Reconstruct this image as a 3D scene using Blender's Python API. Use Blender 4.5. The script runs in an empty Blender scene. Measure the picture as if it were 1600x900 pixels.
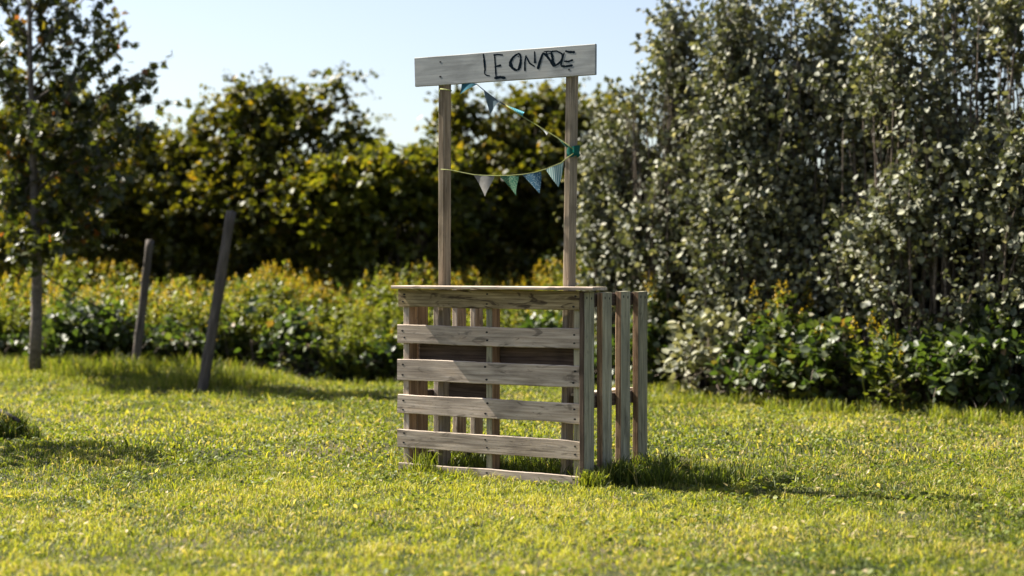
import bpy, math, random
import numpy as np
from mathutils import Vector, Matrix

R = math.radians
scene = bpy.context.scene
COL = scene.collection
random.seed(7)

# ------------------------------------------------------------------ camera
F, PITCH, HC = 2700.0, 0.0135, 1.19
cd = bpy.data.cameras.new('camera')
cam = bpy.data.objects.new('camera', cd)
COL.objects.link(cam)
cd.sensor_width = 36
cd.lens = F / 1600 * 36
cam.location = (0, 0, HC)
cam.rotation_euler = (R(90) - PITCH, 0, 0)
cd.clip_start, cd.clip_end = 0.1, 3000
cd.dof.use_dof = True
cd.dof.focus_distance = 9.75
cd.dof.aperture_fstop = 1.5
cd.dof.aperture_blades = 0
scene.camera = cam

# ------------------------------------------------------------------ sky, sun, exposure
TH = 0.5617                                    # the stand's front runs this far off the picture plane
SUN_EL = R(46)
SA = TH - R(4.4)
sun_h = Vector((-math.cos(SA), math.sin(SA), 0))
sun_dir = (sun_h * math.cos(SUN_EL) + Vector((0, 0, math.sin(SUN_EL)))).normalized()
world = bpy.data.worlds.new('World')
scene.world = world
world.use_nodes = True
nt = world.node_tree
nt.nodes.clear()
sky = nt.nodes.new('ShaderNodeTexSky')
sky.sky_type = 'NISHITA'
sky.sun_disc = False
sky.sun_elevation = SUN_EL
sky.sun_rotation = math.atan2(sun_h.x, sun_h.y)
sky.air_density = 1.0
sky.dust_density = 1.3
sky.ozone_density = 1.2
bg = nt.nodes.new('ShaderNodeBackground')
bg.inputs['Strength'].default_value = 0.050
wo = nt.nodes.new('ShaderNodeOutputWorld')
hs = nt.nodes.new('ShaderNodeHueSaturation'); hs.inputs['Saturation'].default_value = .85; hs.inputs['Hue'].default_value = .515
nt.links.new(sky.outputs[0], hs.inputs['Color']); nt.links.new(hs.outputs[0], bg.inputs[0])
nt.links.new(bg.outputs[0], wo.inputs[0])
sl = bpy.data.lights.new('sun', 'SUN')
sl.energy = 5.0
sl.angle = R(0.3)
sl.color = (1.0, 0.93, 0.82)
sun = bpy.data.objects.new('sun', sl)
sun.rotation_euler = sun_dir.to_track_quat('Z', 'Y').to_euler()
sun.location = (-8, 5, 9)
COL.objects.link(sun)
scene.view_settings.view_transform = 'Standard'
scene.view_settings.look = 'None'
scene.view_settings.gamma = 1
scene.view_settings.exposure = 1.85
scene.cycles.max_bounces = 6
scene.cycles.diffuse_bounces = 3
scene.cycles.glossy_bounces = 2
scene.cycles.transmission_bounces = 3
scene.cycles.caustics_reflective = False
scene.cycles.caustics_refractive = False

# ------------------------------------------------------------------ helpers
def ray(px, py):
    c, s = math.cos(PITCH), math.sin(PITCH)
    dx, dz = (px - 800) / F, (450 - py) / F
    return Vector((dx, c + s * dz, -s + c * dz))

def at(px, py, depth):
    """the point seen at that place of the photograph, at a known distance"""
    d = ray(px, py)
    k = depth / d.y
    return Vector((d.x * k, depth, HC + d.z * k))

def smooth(a, b, x):
    t = np.clip((x - a) / (b - a), 0, 1)
    return t * t * (3 - 2 * t)

_lat = np.random.RandomState(3).rand(4, 128, 128)
def vnoise(x, y, k=0):
    x = np.asarray(x, float) + 500; y = np.asarray(y, float) + 500
    xi, yi = np.floor(x).astype(int), np.floor(y).astype(int)
    fx, fy = x - xi, y - yi
    fx = fx * fx * (3 - 2 * fx); fy = fy * fy * (3 - 2 * fy)
    L = _lat[k]
    g = lambda a, b: L[a % 128, b % 128]
    return (g(xi, yi) * (1 - fx) + g(xi + 1, yi) * fx) * (1 - fy) + (g(xi, yi + 1) * (1 - fx) + g(xi + 1, yi + 1) * fx) * fy

def hgt(x, y):
    x = np.asarray(x, float); y = np.asarray(y, float)
    h = 0.03 * (vnoise(x * .7, y * .7, 0) - .5) + 0.014 * (vnoise(x * 2.3, y * 2.3, 1) - .5)
    h = h * smooth(0.6, 2.0, np.hypot(x - 0.1, y - 9.9))          # level round the stand
    h = h - 0.028 * (1 - smooth(1.0, 2.4, np.hypot(x - 0.1, y - 9.6)))
    h = h + 0.12 * smooth(15.6, 17.0, y) * smooth(-1.6, -2.8, x)
    h = h + 0.05 * smooth(9.0, 10.0, y) * (1 - smooth(10.6, 11.6, y)) * smooth(-1.5, -2.6, x)
    h = h * (1 - smooth(30, 60, y))
    return h

def tag(o, label=None, cat=None, group=None, kind=None):
    if label: o['label'] = label
    if cat: o['category'] = cat
    if group: o['group'] = group
    if kind: o['kind'] = kind
    return o

def mesh_obj(name, verts, faces, mats, parent=None, mi=None, smooth_=False, M=None):
    me = bpy.data.meshes.new(name)
    me.from_pydata([tuple(v) for v in verts], [], faces)
    for m in (mats if isinstance(mats, (list, tuple)) else [mats]):
        me.materials.append(m)
    if mi is not None:
        me.polygons.foreach_set('material_index', mi)
    if smooth_:
        me.polygons.foreach_set('use_smooth', [True] * len(faces))
    me.update()
    o = bpy.data.objects.new(name, me)
    COL.objects.link(o)
    if parent: o.parent = parent
    if M is not None: o.matrix_local = M
    return o

def fast_mesh(name, V, Fc, mat, parent=None, tint=None, smooth_=False):
    """V (n,3), Fc (m,4) int"""
    me = bpy.data.meshes.new(name)
    n, m, k = len(V), len(Fc), Fc.shape[1]
    me.vertices.add(n)
    me.vertices.foreach_set('co', np.asarray(V, np.float32).ravel())
    me.loops.add(m * k)
    me.loops.foreach_set('vertex_index', np.asarray(Fc, np.int32).ravel())
    me.polygons.add(m)
    me.polygons.foreach_set('loop_start', np.arange(m, dtype=np.int32) * k)
    me.polygons.foreach_set('loop_total', np.full(m, k, np.int32))
    if smooth_: me.polygons.foreach_set('use_smooth', np.ones(m, bool))
    if tint is not None:
        a = me.attributes.new('tint', 'FLOAT', 'POINT')
        a.data.foreach_set('value', np.asarray(tint, np.float32))
    me.materials.append(mat)
    me.update(calc_edges=True)
    o = bpy.data.objects.new(name, me)
    COL.objects.link(o)
    if parent: o.parent = parent
    return o

def empty(name, loc, rz=0.0):
    o = bpy.data.objects.new(name, None)
    o.empty_display_size = .2
    o.location = loc
    o.rotation_euler = (0, 0, rz)
    COL.objects.link(o)
    return o

class Geo:
    """collects tubes and quads into one mesh"""
    def __init__(s): s.v, s.f = [], []
    def tube(s, pts, rad, k=6, cap=True):
        pts = [Vector(p) for p in pts]
        base = len(s.v)
        n = len(pts)
        ref = Vector((.31, .17, .93))
        for i, p in enumerate(pts):
            d = (pts[min(i + 1, n - 1)] - pts[max(i - 1, 0)]).normalized()
            a = d.cross(ref)
            if a.length < .05: a = d.cross(Vector((1, 0, 0)))
            a.normalize(); b = d.cross(a)
            r = rad[i] if hasattr(rad, '__len__') else rad
            for j in range(k):
                t = 2 * math.pi * j / k
                s.v.append(p + (a * math.cos(t) + b * math.sin(t)) * r)
        for i in range(n - 1):
            for j in range(k):
                a0 = base + i * k + j; a1 = base + i * k + (j + 1) % k
                s.f.append((a0, a1, a1 + k, a0 + k))
        if cap:
            s.f.append(tuple(base + j for j in range(k))[::-1])
            s.f.append(tuple(base + (n - 1) * k + j for j in range(k)))
    def build(s, name, mat, parent=None, smooth_=True, origin=None):
        v = s.v
        if origin is not None: v = [p - Vector(origin) for p in v]
        return mesh_obj(name, v, s.f, mat, parent, smooth_=smooth_)

# ------------------------------------------------------------------ materials
def newmat(name):
    m = bpy.data.materials.new(name)
    m.use_nodes = True
    n = m.node_tree.nodes
    n.clear()
    return m, n, m.node_tree.links

def ramp(n, stops):
    r = n.new('ShaderNodeValToRGB')
    e = r.color_ramp.elements
    while len(e) < len(stops): e.new(.5)
    for x, (p, c) in zip(e, stops):
        x.position = p; x.color = (*c, 1)
    return r

def leafmat(name, stops, trans, tfac=.35, rough=.45, spec=.5, under=None):
    m, n, l = newmat(name)
    at_ = n.new('ShaderNodeAttribute'); at_.attribute_name = 'tint'
    r = ramp(n, stops); l.new(at_.outputs['Fac'], r.inputs[0])
    col = r.outputs[0]
    if under:
        g = n.new('ShaderNodeNewGeometry')
        mx = n.new('ShaderNodeMix'); mx.data_type = 'RGBA'
        l.new(g.outputs['Backfacing'], mx.inputs[0]); l.new(col, mx.inputs[6])
        mx.inputs[7].default_value = (*under, 1)
        col = mx.outputs[2]
    p = n.new('ShaderNodeBsdfPrincipled')
    l.new(col, p.inputs['Base Color'])
    p.inputs['Roughness'].default_value = rough
    p.inputs['Specular IOR Level'].default_value = spec
    t = n.new('ShaderNodeBsdfTranslucent')
    mm = n.new('ShaderNodeMix'); mm.data_type = 'RGBA'; mm.blend_type = 'MULTIPLY'
    mm.inputs[0].default_value = 1
    l.new(r.outputs[0], mm.inputs[6]); mm.inputs[7].default_value = (*trans, 1)
    l.new(mm.outputs[2], t.inputs[0])
    s = n.new('ShaderNodeMixShader'); s.inputs[0].default_value = tfac
    l.new(p.outputs[0], s.inputs[1]); l.new(t.outputs[0], s.inputs[2])
    o = n.new('ShaderNodeOutputMaterial'); l.new(s.outputs[0], o.inputs[0])
    return m

def woodmat(name, cols, dark=(.035, .024, .016), knots=.62, scale=1.0, rough=.85, bump=.35, stainw=.55):
    """grain runs along local X"""
    m, n, l = newmat(name)
    tc = n.new('ShaderNodeTexCoord')
    oi = n.new('ShaderNodeObjectInfo')
    off = n.new('ShaderNodeVectorMath'); off.operation = 'SCALE'
    cmb = n.new('ShaderNodeCombineXYZ')
    for i in range(3): l.new(oi.outputs['Random'], cmb.inputs[i])
    l.new(cmb.outputs[0], off.inputs[0]); off.inputs['Scale'].default_value = 37
    add = n.new('ShaderNodeVectorMath'); l.new(tc.outputs['Object'], add.inputs[0]); l.new(off.outputs[0], add.inputs[1])
    def noise(scl, sc, det=4, dist=0):
        mp = n.new('ShaderNodeMapping'); mp.inputs['Scale'].default_value = scl
        l.new(add.outputs[0], mp.inputs[0])
        t = n.new('ShaderNodeTexNoise'); t.inputs['Scale'].default_value = sc * scale
        t.inputs['Detail'].default_value = det; t.inputs['Distortion'].default_value = dist
        l.new(mp.outputs[0], t.inputs[0]); return t.outputs[0]
    grain = noise((1.2, 26, 26), 3.2, 6, .4)
    broad = noise((1.6, 5, 5), 2.0, 4, .8)
    knot = noise((3.2, 11, 11), 1.7, 3, 1.2)
    spk = noise((9, 60, 60), 5, 3)
    r1 = ramp(n, [(.30, cols[0]), (.5, cols[1]), (.70, cols[2])]); l.new(grain, r1.inputs[0])
    r2 = ramp(n, [(.3, (.62, .62, .62)), (.55, (1, 1, 1)), (.75, (1.12, 1.06, 1.0))]); l.new(broad, r2.inputs[0])
    m1 = n.new('ShaderNodeMix'); m1.data_type = 'RGBA'; m1.blend_type = 'MULTIPLY'; m1.inputs[0].default_value = 1
    l.new(r1.outputs[0], m1.inputs[6]); l.new(r2.outputs[0], m1.inputs[7])
    rk = ramp(n, [(knots, (0, 0, 0)), (knots + .09, (1, 1, 1))]); l.new(knot, rk.inputs[0])
    ks = n.new('ShaderNodeMath'); ks.operation = 'MULTIPLY'; ks.inputs[1].default_value = stainw
    l.new(rk.outputs[0], ks.inputs[0])
    m2 = n.new('ShaderNodeMix'); m2.data_type = 'RGBA'
    l.new(ks.outputs[0], m2.inputs[0]); l.new(m1.outputs[2], m2.inputs[6]); m2.inputs[7].default_value = (*dark, 1)
    rs = ramp(n, [(.28, (1, 1, 1)), (.36, (0, 0, 0))]); l.new(spk, rs.inputs[0])
    sm = n.new('ShaderNodeMath'); sm.operation = 'MULTIPLY'; sm.inputs[1].default_value = .6
    l.new(rs.outputs[0], sm.inputs[0])
    m3 = n.new('ShaderNodeMix'); m3.data_type = 'RGBA'
    l.new(sm.outputs[0], m3.inputs[0]); l.new(m2.outputs[2], m3.inputs[6]); m3.inputs[7].default_value = (*dark, 1)
    p = n.new('ShaderNodeBsdfPrincipled'); p.inputs['Roughness'].default_value = rough
    p.inputs['Specular IOR Level'].default_value = .25
    rv = ramp(n, [(0, (.80, .78, .74)), (.5, (1, 1, 1)), (1, (1.16, 1.13, 1.12))]); l.new(oi.outputs['Random'], rv.inputs[0])
    m4 = n.new('ShaderNodeMix'); m4.data_type = 'RGBA'; m4.blend_type = 'MULTIPLY'; m4.inputs[0].default_value = 1
    l.new(m3.outputs[2], m4.inputs[6]); l.new(rv.outputs[0], m4.inputs[7])
    l.new(m4.outputs[2], p.inputs['Base Color'])
    b = n.new('ShaderNodeBump'); b.inputs['Strength'].default_value = bump; b.inputs['Distance'].default_value = .004
    l.new(grain, b.inputs['Height']); l.new(b.outputs[0], p.inputs['Normal'])
    o = n.new('ShaderNodeOutputMaterial'); l.new(p.outputs[0], o.inputs[0])
    return m

def plain(name, c, rough=.8, spec=.3, var=.25, sc=60):
    m, n, l = newmat(name)
    tc = n.new('ShaderNodeTexCoord'); t = n.new('ShaderNodeTexNoise')
    t.inputs['Scale'].default_value = sc; l.new(tc.outputs['Object'], t.inputs[0])
    r = ramp(n, [(.3, tuple(x * (1 - var) for x in c)), (.7, tuple(min(1, x * (1 + var)) for x in c))])
    l.new(t.outputs[0], r.inputs[0])
    p = n.new('ShaderNodeBsdfPrincipled'); l.new(r.outputs[0], p.inputs['Base Color'])
    p.inputs['Roughness'].default_value = rough; p.inputs['Specular IOR Level'].default_value = spec
    o = n.new('ShaderNodeOutputMaterial'); l.new(p.outputs[0], o.inputs[0])
    return m

def clothmat(name, kind, a, b, scale=40.0, tf=.35):
    m, n, l = newmat(name)
    tc = n.new('ShaderNodeTexCoord')
    if kind == 'stripe':
        t = n.new('ShaderNodeTexWave'); t.inputs['Scale'].default_value = scale; t.bands_direction = 'X'
        l.new(tc.outputs['Object'], t.inputs[0]); fac = t.outputs['Fac']; st = [(.42, a), (.58, b)]
    elif kind == 'print':
        t = n.new('ShaderNodeTexVoronoi'); t.inputs['Scale'].default_value = scale
        l.new(tc.outputs['Object'], t.inputs[0]); fac = t.outputs['Distance']; st = [(.28, b), (.42, a)]
    else:
        t = n.new('ShaderNodeTexNoise'); t.inputs['Scale'].default_value = scale
        l.new(tc.outputs['Object'], t.inputs[0]); fac = t.outputs[0]; st = [(.3, a), (.7, b)]
    r = ramp(n, st); l.new(fac, r.inputs[0])
    p = n.new('ShaderNodeBsdfPrincipled'); l.new(r.outputs[0], p.inputs['Base Color'])
    p.inputs['Roughness'].default_value = .9; p.inputs['Specular IOR Level'].default_value = .15
    tr = n.new('ShaderNodeBsdfTranslucent'); l.new(r.outputs[0], tr.inputs[0])
    s = n.new('ShaderNodeMixShader'); s.inputs[0].default_value = tf
    l.new(p.outputs[0], s.inputs[1]); l.new(tr.outputs[0], s.inputs[2])
    o = n.new('ShaderNodeOutputMaterial'); l.new(s.outputs[0], o.inputs[0])
    return m

W_GREY = woodmat('weathered_grey_wood', [(.29, .23, .175), (.44, .36, .285), (.58, .49, .40)], knots=.59, bump=.2)
W_MOSS = woodmat('algae_green_wood', [(.18, .165, .105), (.29, .27, .185), (.40, .375, .27)], knots=.61, bump=.2)
W_TOP = woodmat('stained_brown_wood', [(.12, .085, .038), (.25, .195, .10), (.37, .295, .17)], dark=(.03, .018, .01), knots=.52, stainw=.85, bump=.2)
W_BROWN = woodmat('bare_brown_wood', [(.15, .095, .05), (.28, .18, .105), (.41, .285, .175)], knots=.62)
W_POST = woodmat('upright_pine', [(.18, .135, .085), (.30, .235, .162), (.42, .345, .25)], knots=.64, bump=.2)
W_DARK_SHADE = woodmat('dark_and_shaded_wood', [(.045, .03, .02), (.08, .055, .038), (.12, .085, .06)], knots=.66)  # dark rails; on back board and first edge, shade put into the colour
W_SIGN = woodmat('painted_sign_wood', [(.27, .28, .27), (.31, .325, .315), (.345, .36, .345)], dark=(.20, .18, .15), knots=.68, stainw=.3, bump=.06)
W_FENCE = woodmat('old_fence_wood', [(.04, .034, .03), (.075, .065, .055), (.13, .115, .10)], knots=.64)
NAIL = plain('rust_black_nail', (.012, .01, .009), .7)
PAINT = plain('black_marker_paint', (.006, .012, .018), .9, spec=.02, var=.5, sc=200)
BARK = woodmat('shrub_bark', [(.05, .038, .028), (.10, .08, .06), (.17, .14, .11)], knots=.7)
PALEBARK = woodmat('sapling_bark', [(.07, .055, .045), (.13, .11, .09), (.22, .19, .165)], knots=.68)

# ------------------------------------------------------------------ ground
def ground_material():
    m, n, l = newmat('lawn_soil')
    tc = n.new('ShaderNodeTexCoord')
    t = n.new('ShaderNodeTexNoise'); t.inputs['Scale'].default_value = 1.1; t.inputs['Detail'].default_value = 8
    l.new(tc.outputs['Object'], t.inputs[0])
    t2 = n.new('ShaderNodeTexNoise'); t2.inputs['Scale'].default_value = 45; t2.inputs['Detail'].default_value = 5
    l.new(tc.outputs['Object'], t2.inputs[0])
    r = ramp(n, [(.35, (.03, .04, .012)), (.5, (.055, .06, .022)), (.68, (.10, .085, .045))]); l.new(t.outputs[0], r.inputs[0])
    r2 = ramp(n, [(.3, (.35, .35, .35)), (.7, (1.2, 1.2, 1.2))]); l.new(t2.outputs[0], r2.inputs[0])
    mx = n.new('ShaderNodeMix'); mx.data_type = 'RGBA'; mx.blend_type = 'MULTIPLY'; mx.inputs[0].default_value = 1
    l.new(r.outputs[0], mx.inputs[6]); l.new(r2.outputs[0], mx.inputs[7])
    p = n.new('ShaderNodeBsdfPrincipled'); p.inputs['Roughness'].default_value = .95
    p.inputs['Specular IOR Level'].default_value = .1
    l.new(mx.outputs[2], p.inputs['Base Color'])
    o = n.new('ShaderNodeOutputMaterial'); l.new(p.outputs[0], o.inputs[0])
    return m

gx = np.unique(np.concatenate([np.linspace(-900, -14, 14), np.linspace(-14, 14, 141), np.linspace(14, 900, 14)]))
gy = np.unique(np.concatenate([np.linspace(-600, 2, 10), np.linspace(2, 26, 121), np.linspace(26, 60, 12), np.linspace(60, 2000, 14)]))
GX, GY = np.meshgrid(gx, gy)
V = np.stack([GX.ravel(), GY.ravel(), hgt(GX, GY).ravel()], 1)
nx, ny = len(gx), len(gy)
ii = (np.arange(ny - 1)[:, None] * nx + np.arange(nx - 1)[None, :]).ravel()
Fq = np.stack([ii, ii + 1, ii + 1 + nx, ii + nx], 1)
g = fast_mesh('ground', V, Fq, ground_material(), smooth_=True)
tag(g, kind='structure')

# ------------------------------------------------------------------ lemonade stand
H, WID = 1.05, 1.2223
LX = Vector((math.cos(TH), -math.sin(TH), 0)); LY = Vector((math.sin(TH), math.cos(TH), 0))
P_R = Vector((0.3718, 9.4866, 0)); P_L = P_R - LX * WID
stand = empty('lemonade_stand', P_L, -TH)
tag(stand, 'weathered wooden stand nailed together from pallets, with a painted sign on two uprights', 'lemonade stand')

def loc_at(px, py, y):
    """where the sight line through a place of the photograph meets the plane local y of the stand"""
    d = ray(px, py); o = Vector((0, 0, HC)) - P_L
    k = (y - o.dot(LY)) / d.dot(LY)
    p = o + d * k
    return Vector((p.dot(LX), y, p.z))

def board(name, parent, p0, p1, width_dir, wid, thick, mat, seed=0, nails=(), wav=.0025, seg=22, chip=0.0, bow=0.0, edge=None):
    """a sawn board from p0 to p1 (its centre line); width_dir: direction of its width; face towards -(thickness axis)"""
    p0, p1 = Vector(p0), Vector(p1)
    ax = (p1 - p0); L = ax.length; ax.normalize()
    wd = Vector(width_dir); wd = (wd - ax * wd.dot(ax)).normalized()
    td = ax.cross(wd)
    M = Matrix((ax, wd, td)).transposed().to_4x4(); M.translation = (p0 + p1) / 2
    rs = np.random.RandomState(seed + 11)
    kx = np.linspace(0, 50, 9)
    def curve(amp):
        k = np.interp(np.linspace(0, 1, 60), np.linspace(0, 1, 7), rs.randn(7)) * amp + rs.randn(60) * amp * .12
        k = np.convolve(np.pad(k, 3, 'edge'), np.ones(7) / 7, 'valid')
        return lambda t: float(np.interp(t * 59, range(60), k))
    c1, c2, c3 = curve(wav * .6), curve(wav * .6), curve(wav * .12)
    ch = min(.0035, thick * .2)
    vs, fs, mi = [], [], []
    for i in range(seg + 1):
        t = i / seg; x = (t - .5) * L
        hw0 = -wid / 2 + c1(t) + rs.randn() * wav * .12
        hw1 = wid / 2 + c2(t) + rs.randn() * wav * .12
        if chip and t > .93: hw1 -= chip * (t - .93) / .07
        ht = thick / 2
        z0 = c3(t) + bow * math.sin(math.pi * t)
        e = rs.randn() * .0015 if i in (0, seg) else 0
        prof = [(hw0 + ch, -ht), (hw1 - ch, -ht), (hw1, -ht + ch), (hw1, ht - ch), (hw1 - ch, ht), (hw0 + ch, ht), (hw0, ht - ch), (hw0, -ht + ch)]
        for (yy, zz) in prof: vs.append((x + e * (1 if yy > 0 else -1), yy, zz + z0))
    for i in range(seg):
        for j in range(8):
            a = i * 8 + j; b = i * 8 + (j + 1) % 8
            fs.append((a, a + 8, b + 8, b)); mi.append(2 if edge and j not in (0, 4) else 0)
    fs.append(tuple(range(8))); mi.append(0)
    fs.append(tuple(range(seg * 8, seg * 8 + 8))[::-1]); mi.append(0)
    for (nx_, ny_, side) in nails:
        b0 = len(vs); r = .0045 + .0015 * rs.rand(); zc0 = c3(nx_ / L + .5); zz = zc0 + side * (thick / 2 + .0008)
        for j in range(8):
            t = 2 * math.pi * j / 8
            vs.append((nx_ + math.cos(t) * r * 1.5, ny_ + math.sin(t) * r, zz))
        for j in range(8):
            t = 2 * math.pi * j / 8
            vs.append((nx_ + math.cos(t) * r * 1.5, ny_ + math.sin(t) * r, zc0 + side * (thick / 2 - .006)))
        f = tuple(range(b0, b0 + 8))
        fs.append(f if side > 0 else f[::-1]); mi.append(1)
        for j in range(8):
            q = (b0 + j, b0 + (j + 1) % 8, b0 + 8 + (j + 1) % 8, b0 + 8 + j)
            fs.append(q[::-1] if side > 0 else q); mi.append(1)
    return mesh_obj(name, vs, fs, [mat, NAIL, edge or mat], parent, mi=mi, M=M)

Z = (0, 0, 1)
ST_T, ST_W = .040, .088          # stringer edge and depth
SLT = .017                       # slat thickness
front = stand
fp = empty('front_pallet', (0, 0, 0)); fp.parent = stand
stringers_x = [(.038, W_GREY), (.618, W_MOSS), (WID - .026, W_MOSS)]
for k, (sx, mm) in enumerate(stringers_x):
    board('stringer', fp, (sx, SLT + ST_W / 2, .012), (sx, SLT + ST_W / 2, H - .006), (0, 1, 0), ST_W, ST_T + (.008 if k == 2 else 0), W_BROWN, seed=k, wav=.0015, edge=mm)
# brown weathered inner faces come with separate boards nailed against the stringers' inner side
#board('cleat', fp, (.618 + .022 + .009, SLT + ST_W / 2 + .006, .02), (.618 + .031, SLT + ST_W / 2 + .006, H - .02), (0, 1, 0), .082, .016, W_BROWN, seed=31)
slats = [  # z top, z bottom left/right
    (H - .002, .941, W_TOP, 1), (.838, .728, W_GREY, 2), (.636, .511, W_GREY, 3), (.428, .317, W_GREY, 4), (.224, .116, W_GREY, 5), (.027, -.07, W_GREY, 6)]
for (zt, zb, mm, sd) in slats:
    zc_, w_ = (zt + zb) / 2, zt - zb
    L = WID + .012
    rs = random.Random(sd)
    nl = []
    for sx in (.038, .618, WID - .028):
        for dz in (-.24, .24):
            nl.append((sx - L / 2 + .006 + rs.uniform(-.008, .008), dz * w_ + rs.uniform(-.008, .008), 1))
    x0 = -.006 - (.008 if 1 < sd < 6 else 0)
    board('slat', fp, (x0, SLT / 2, zc_), (WID + .002 - rs.uniform(0, .006), SLT / 2, zc_ + rs.uniform(-.003, .003)), Z, w_, SLT, mm, seed=sd * 7, nails=nl, wav=.0036, seg=60, chip=.006 if sd in (3, 5) else 0)
# counter top
_cr = loc_at(926, 456, -.058).x
board('countertop', stand, (-.016, .023, H + .009), (_cr, .023, H + .009), (0, 1, 0), .162, .018, W_GREY, seed=70, wav=.0012, seg=40)

# side pallets: vertical boards, rails front to back
rp = empty('right_side_pallet', (0, 0, 0)); rp.parent = stand
RX = WID + .040
for k, (a, b) in enumerate([(-.024, .094), (.182, .296), (.398, .513), (.606, .725)]):
    zt = H - .012 - .004 * (k % 2)
    w_ = b - a
    L = zt + .03
    nl = [(L / 2 - .03, -w_ * .22, 1), (L / 2 - .034, w_ * .22, 1)]
    board('upright_board', rp, (RX - (.018 if k else .015), (a + b) / 2, -.03), (RX - (.018 if k else .015), (a + b) / 2, zt), (0, -1, 0), w_, .036 if k else .03, W_MOSS, seed=40 + k, edge=W_BROWN if k else W_DARK_SHADE,  # first board's edge coloured dark to stand for shade beside the slat ends
          nails=[(x, -y, s) for x, y, s in nl], wav=.0022, seg=30)
board('rail', rp, (RX - .056, .115, H - .058), (RX - .056, .73, H - .058), Z, .072, .036, W_DARK_SHADE, seed=50)
board('rail', rp, (RX - .056, .115, .425), (RX - .056, .73, .425), Z, .07, .036, W_DARK_SHADE, seed=51)
board('rail', rp, (RX - .056, .115, .03), (RX - .056, .73, .03), Z, .07, .036, W_DARK_SHADE, seed=52)
lp = empty('left_side_pallet', (0, 0, 0)); lp.parent = stand
for k, (a, b) in enumerate([(.134, .247), (.355, .471), (.555, .661), (.754, .849)]):
    w_ = b - a
    board('upright_board', lp, (.017, (a + b) / 2, -.03), (.017, (a + b) / 2, H - .012), (0, 1, 0), w_, .036, W_BROWN, seed=60 + k, wav=.003, seg=30, edge=W_GREY)
board('rail', lp, (-.019, .115, H - .058), (-.019, .85, H - .058), Z, .072, .035, W_DARK_SHADE, seed=53)
board('rail', lp, (-.019, .115, .40), (-.019, .85, .40), Z, .07, .035, W_DARK_SHADE, seed=54)
board('rail', lp, (-.019, .115, .03), (-.019, .85, .03), Z, .07, .035, W_DARK_SHADE, seed=55)
# boards seen through the gaps
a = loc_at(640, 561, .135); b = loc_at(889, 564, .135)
board('back_board', stand, (.062, .118, a.z + .06), (WID - .036, .118, a.z + .06), Z, .125, .018, W_DARK_SHADE, seed=80)  # shade behind the slats put into this board's colour
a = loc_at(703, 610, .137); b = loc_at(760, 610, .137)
board('shelf_board', stand, (a.x, .137, .46), (b.x, .137, .45), Z, .125, .02, W_DARK_SHADE, seed=81)
a = loc_at(671, 612, .5); b = loc_at(690, 612, .5)
board('shelf_board', stand, (.05, .36, .438), (.05, .84, .438), (1, 0, 0), .055, .018, W_GREY, seed=82)
board('shelf_board', stand, (RX - .13, .14, .462), (RX - .13, .72, .462), (1, 0, 0), .10, .018, W_GREY, seed=83)
board('shelf_edge', stand, (RX - .15, .62, .515), (RX - .07, .62, .515), Z, .075, .02, W_BROWN, seed=84)

# uprights
PY = .150
def upright(pxt, pyt, pxb, pyb, seed):
    t = loc_at(pxt, pyt, PY); b_ = loc_at(pxb, pyb, PY)
    k = (-.04 - b_.z) / (t.z - b_.z)
    b_ = b_ + (t - b_) * k
    off = Vector((.0175, 0, 0))
    return board('upright_post', stand, b_ + off + Vector((0, .006, 0)), t + off + Vector((0, .006, 0)), (0, 1, 0), .082, .037, W_POST, seed=seed, wav=.0013, seg=40)
upright(690.5, 96, 689.5, 700, 90)
upright(889.5, 84, 881, 700, 91)

# sign
SY = PY - .035 - .012
tl, tr = loc_at(648.5, 90.5, SY), loc_at(931, 68.5, SY)
bl, br = loc_at(650.5, 136, SY), loc_at(931, 117, SY)
cl, cr = (tl + bl) / 2, (tr + br) / 2
sw = ((tl - bl).length + (tr - br).length) / 2
na = loc_at(689.5, 97, SY); nb = loc_at(689.5, 120, SY); ncc = loc_at(890.5, 109, SY)
mid = (cl + cr) / 2; axx = (cr - cl).normalized()
upv = Vector((0, 0, 1)); upv = (upv - axx * upv.dot(axx)).normalized()
nl = [((q - mid).dot(axx), (q - mid).dot(upv), 1) for q in (na, nb, ncc)]
sign = board('sign_board', stand, cl, cr, Z, sw, .020, W_SIGN, seed=95, nails=nl, wav=.0008, seg=40)
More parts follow.
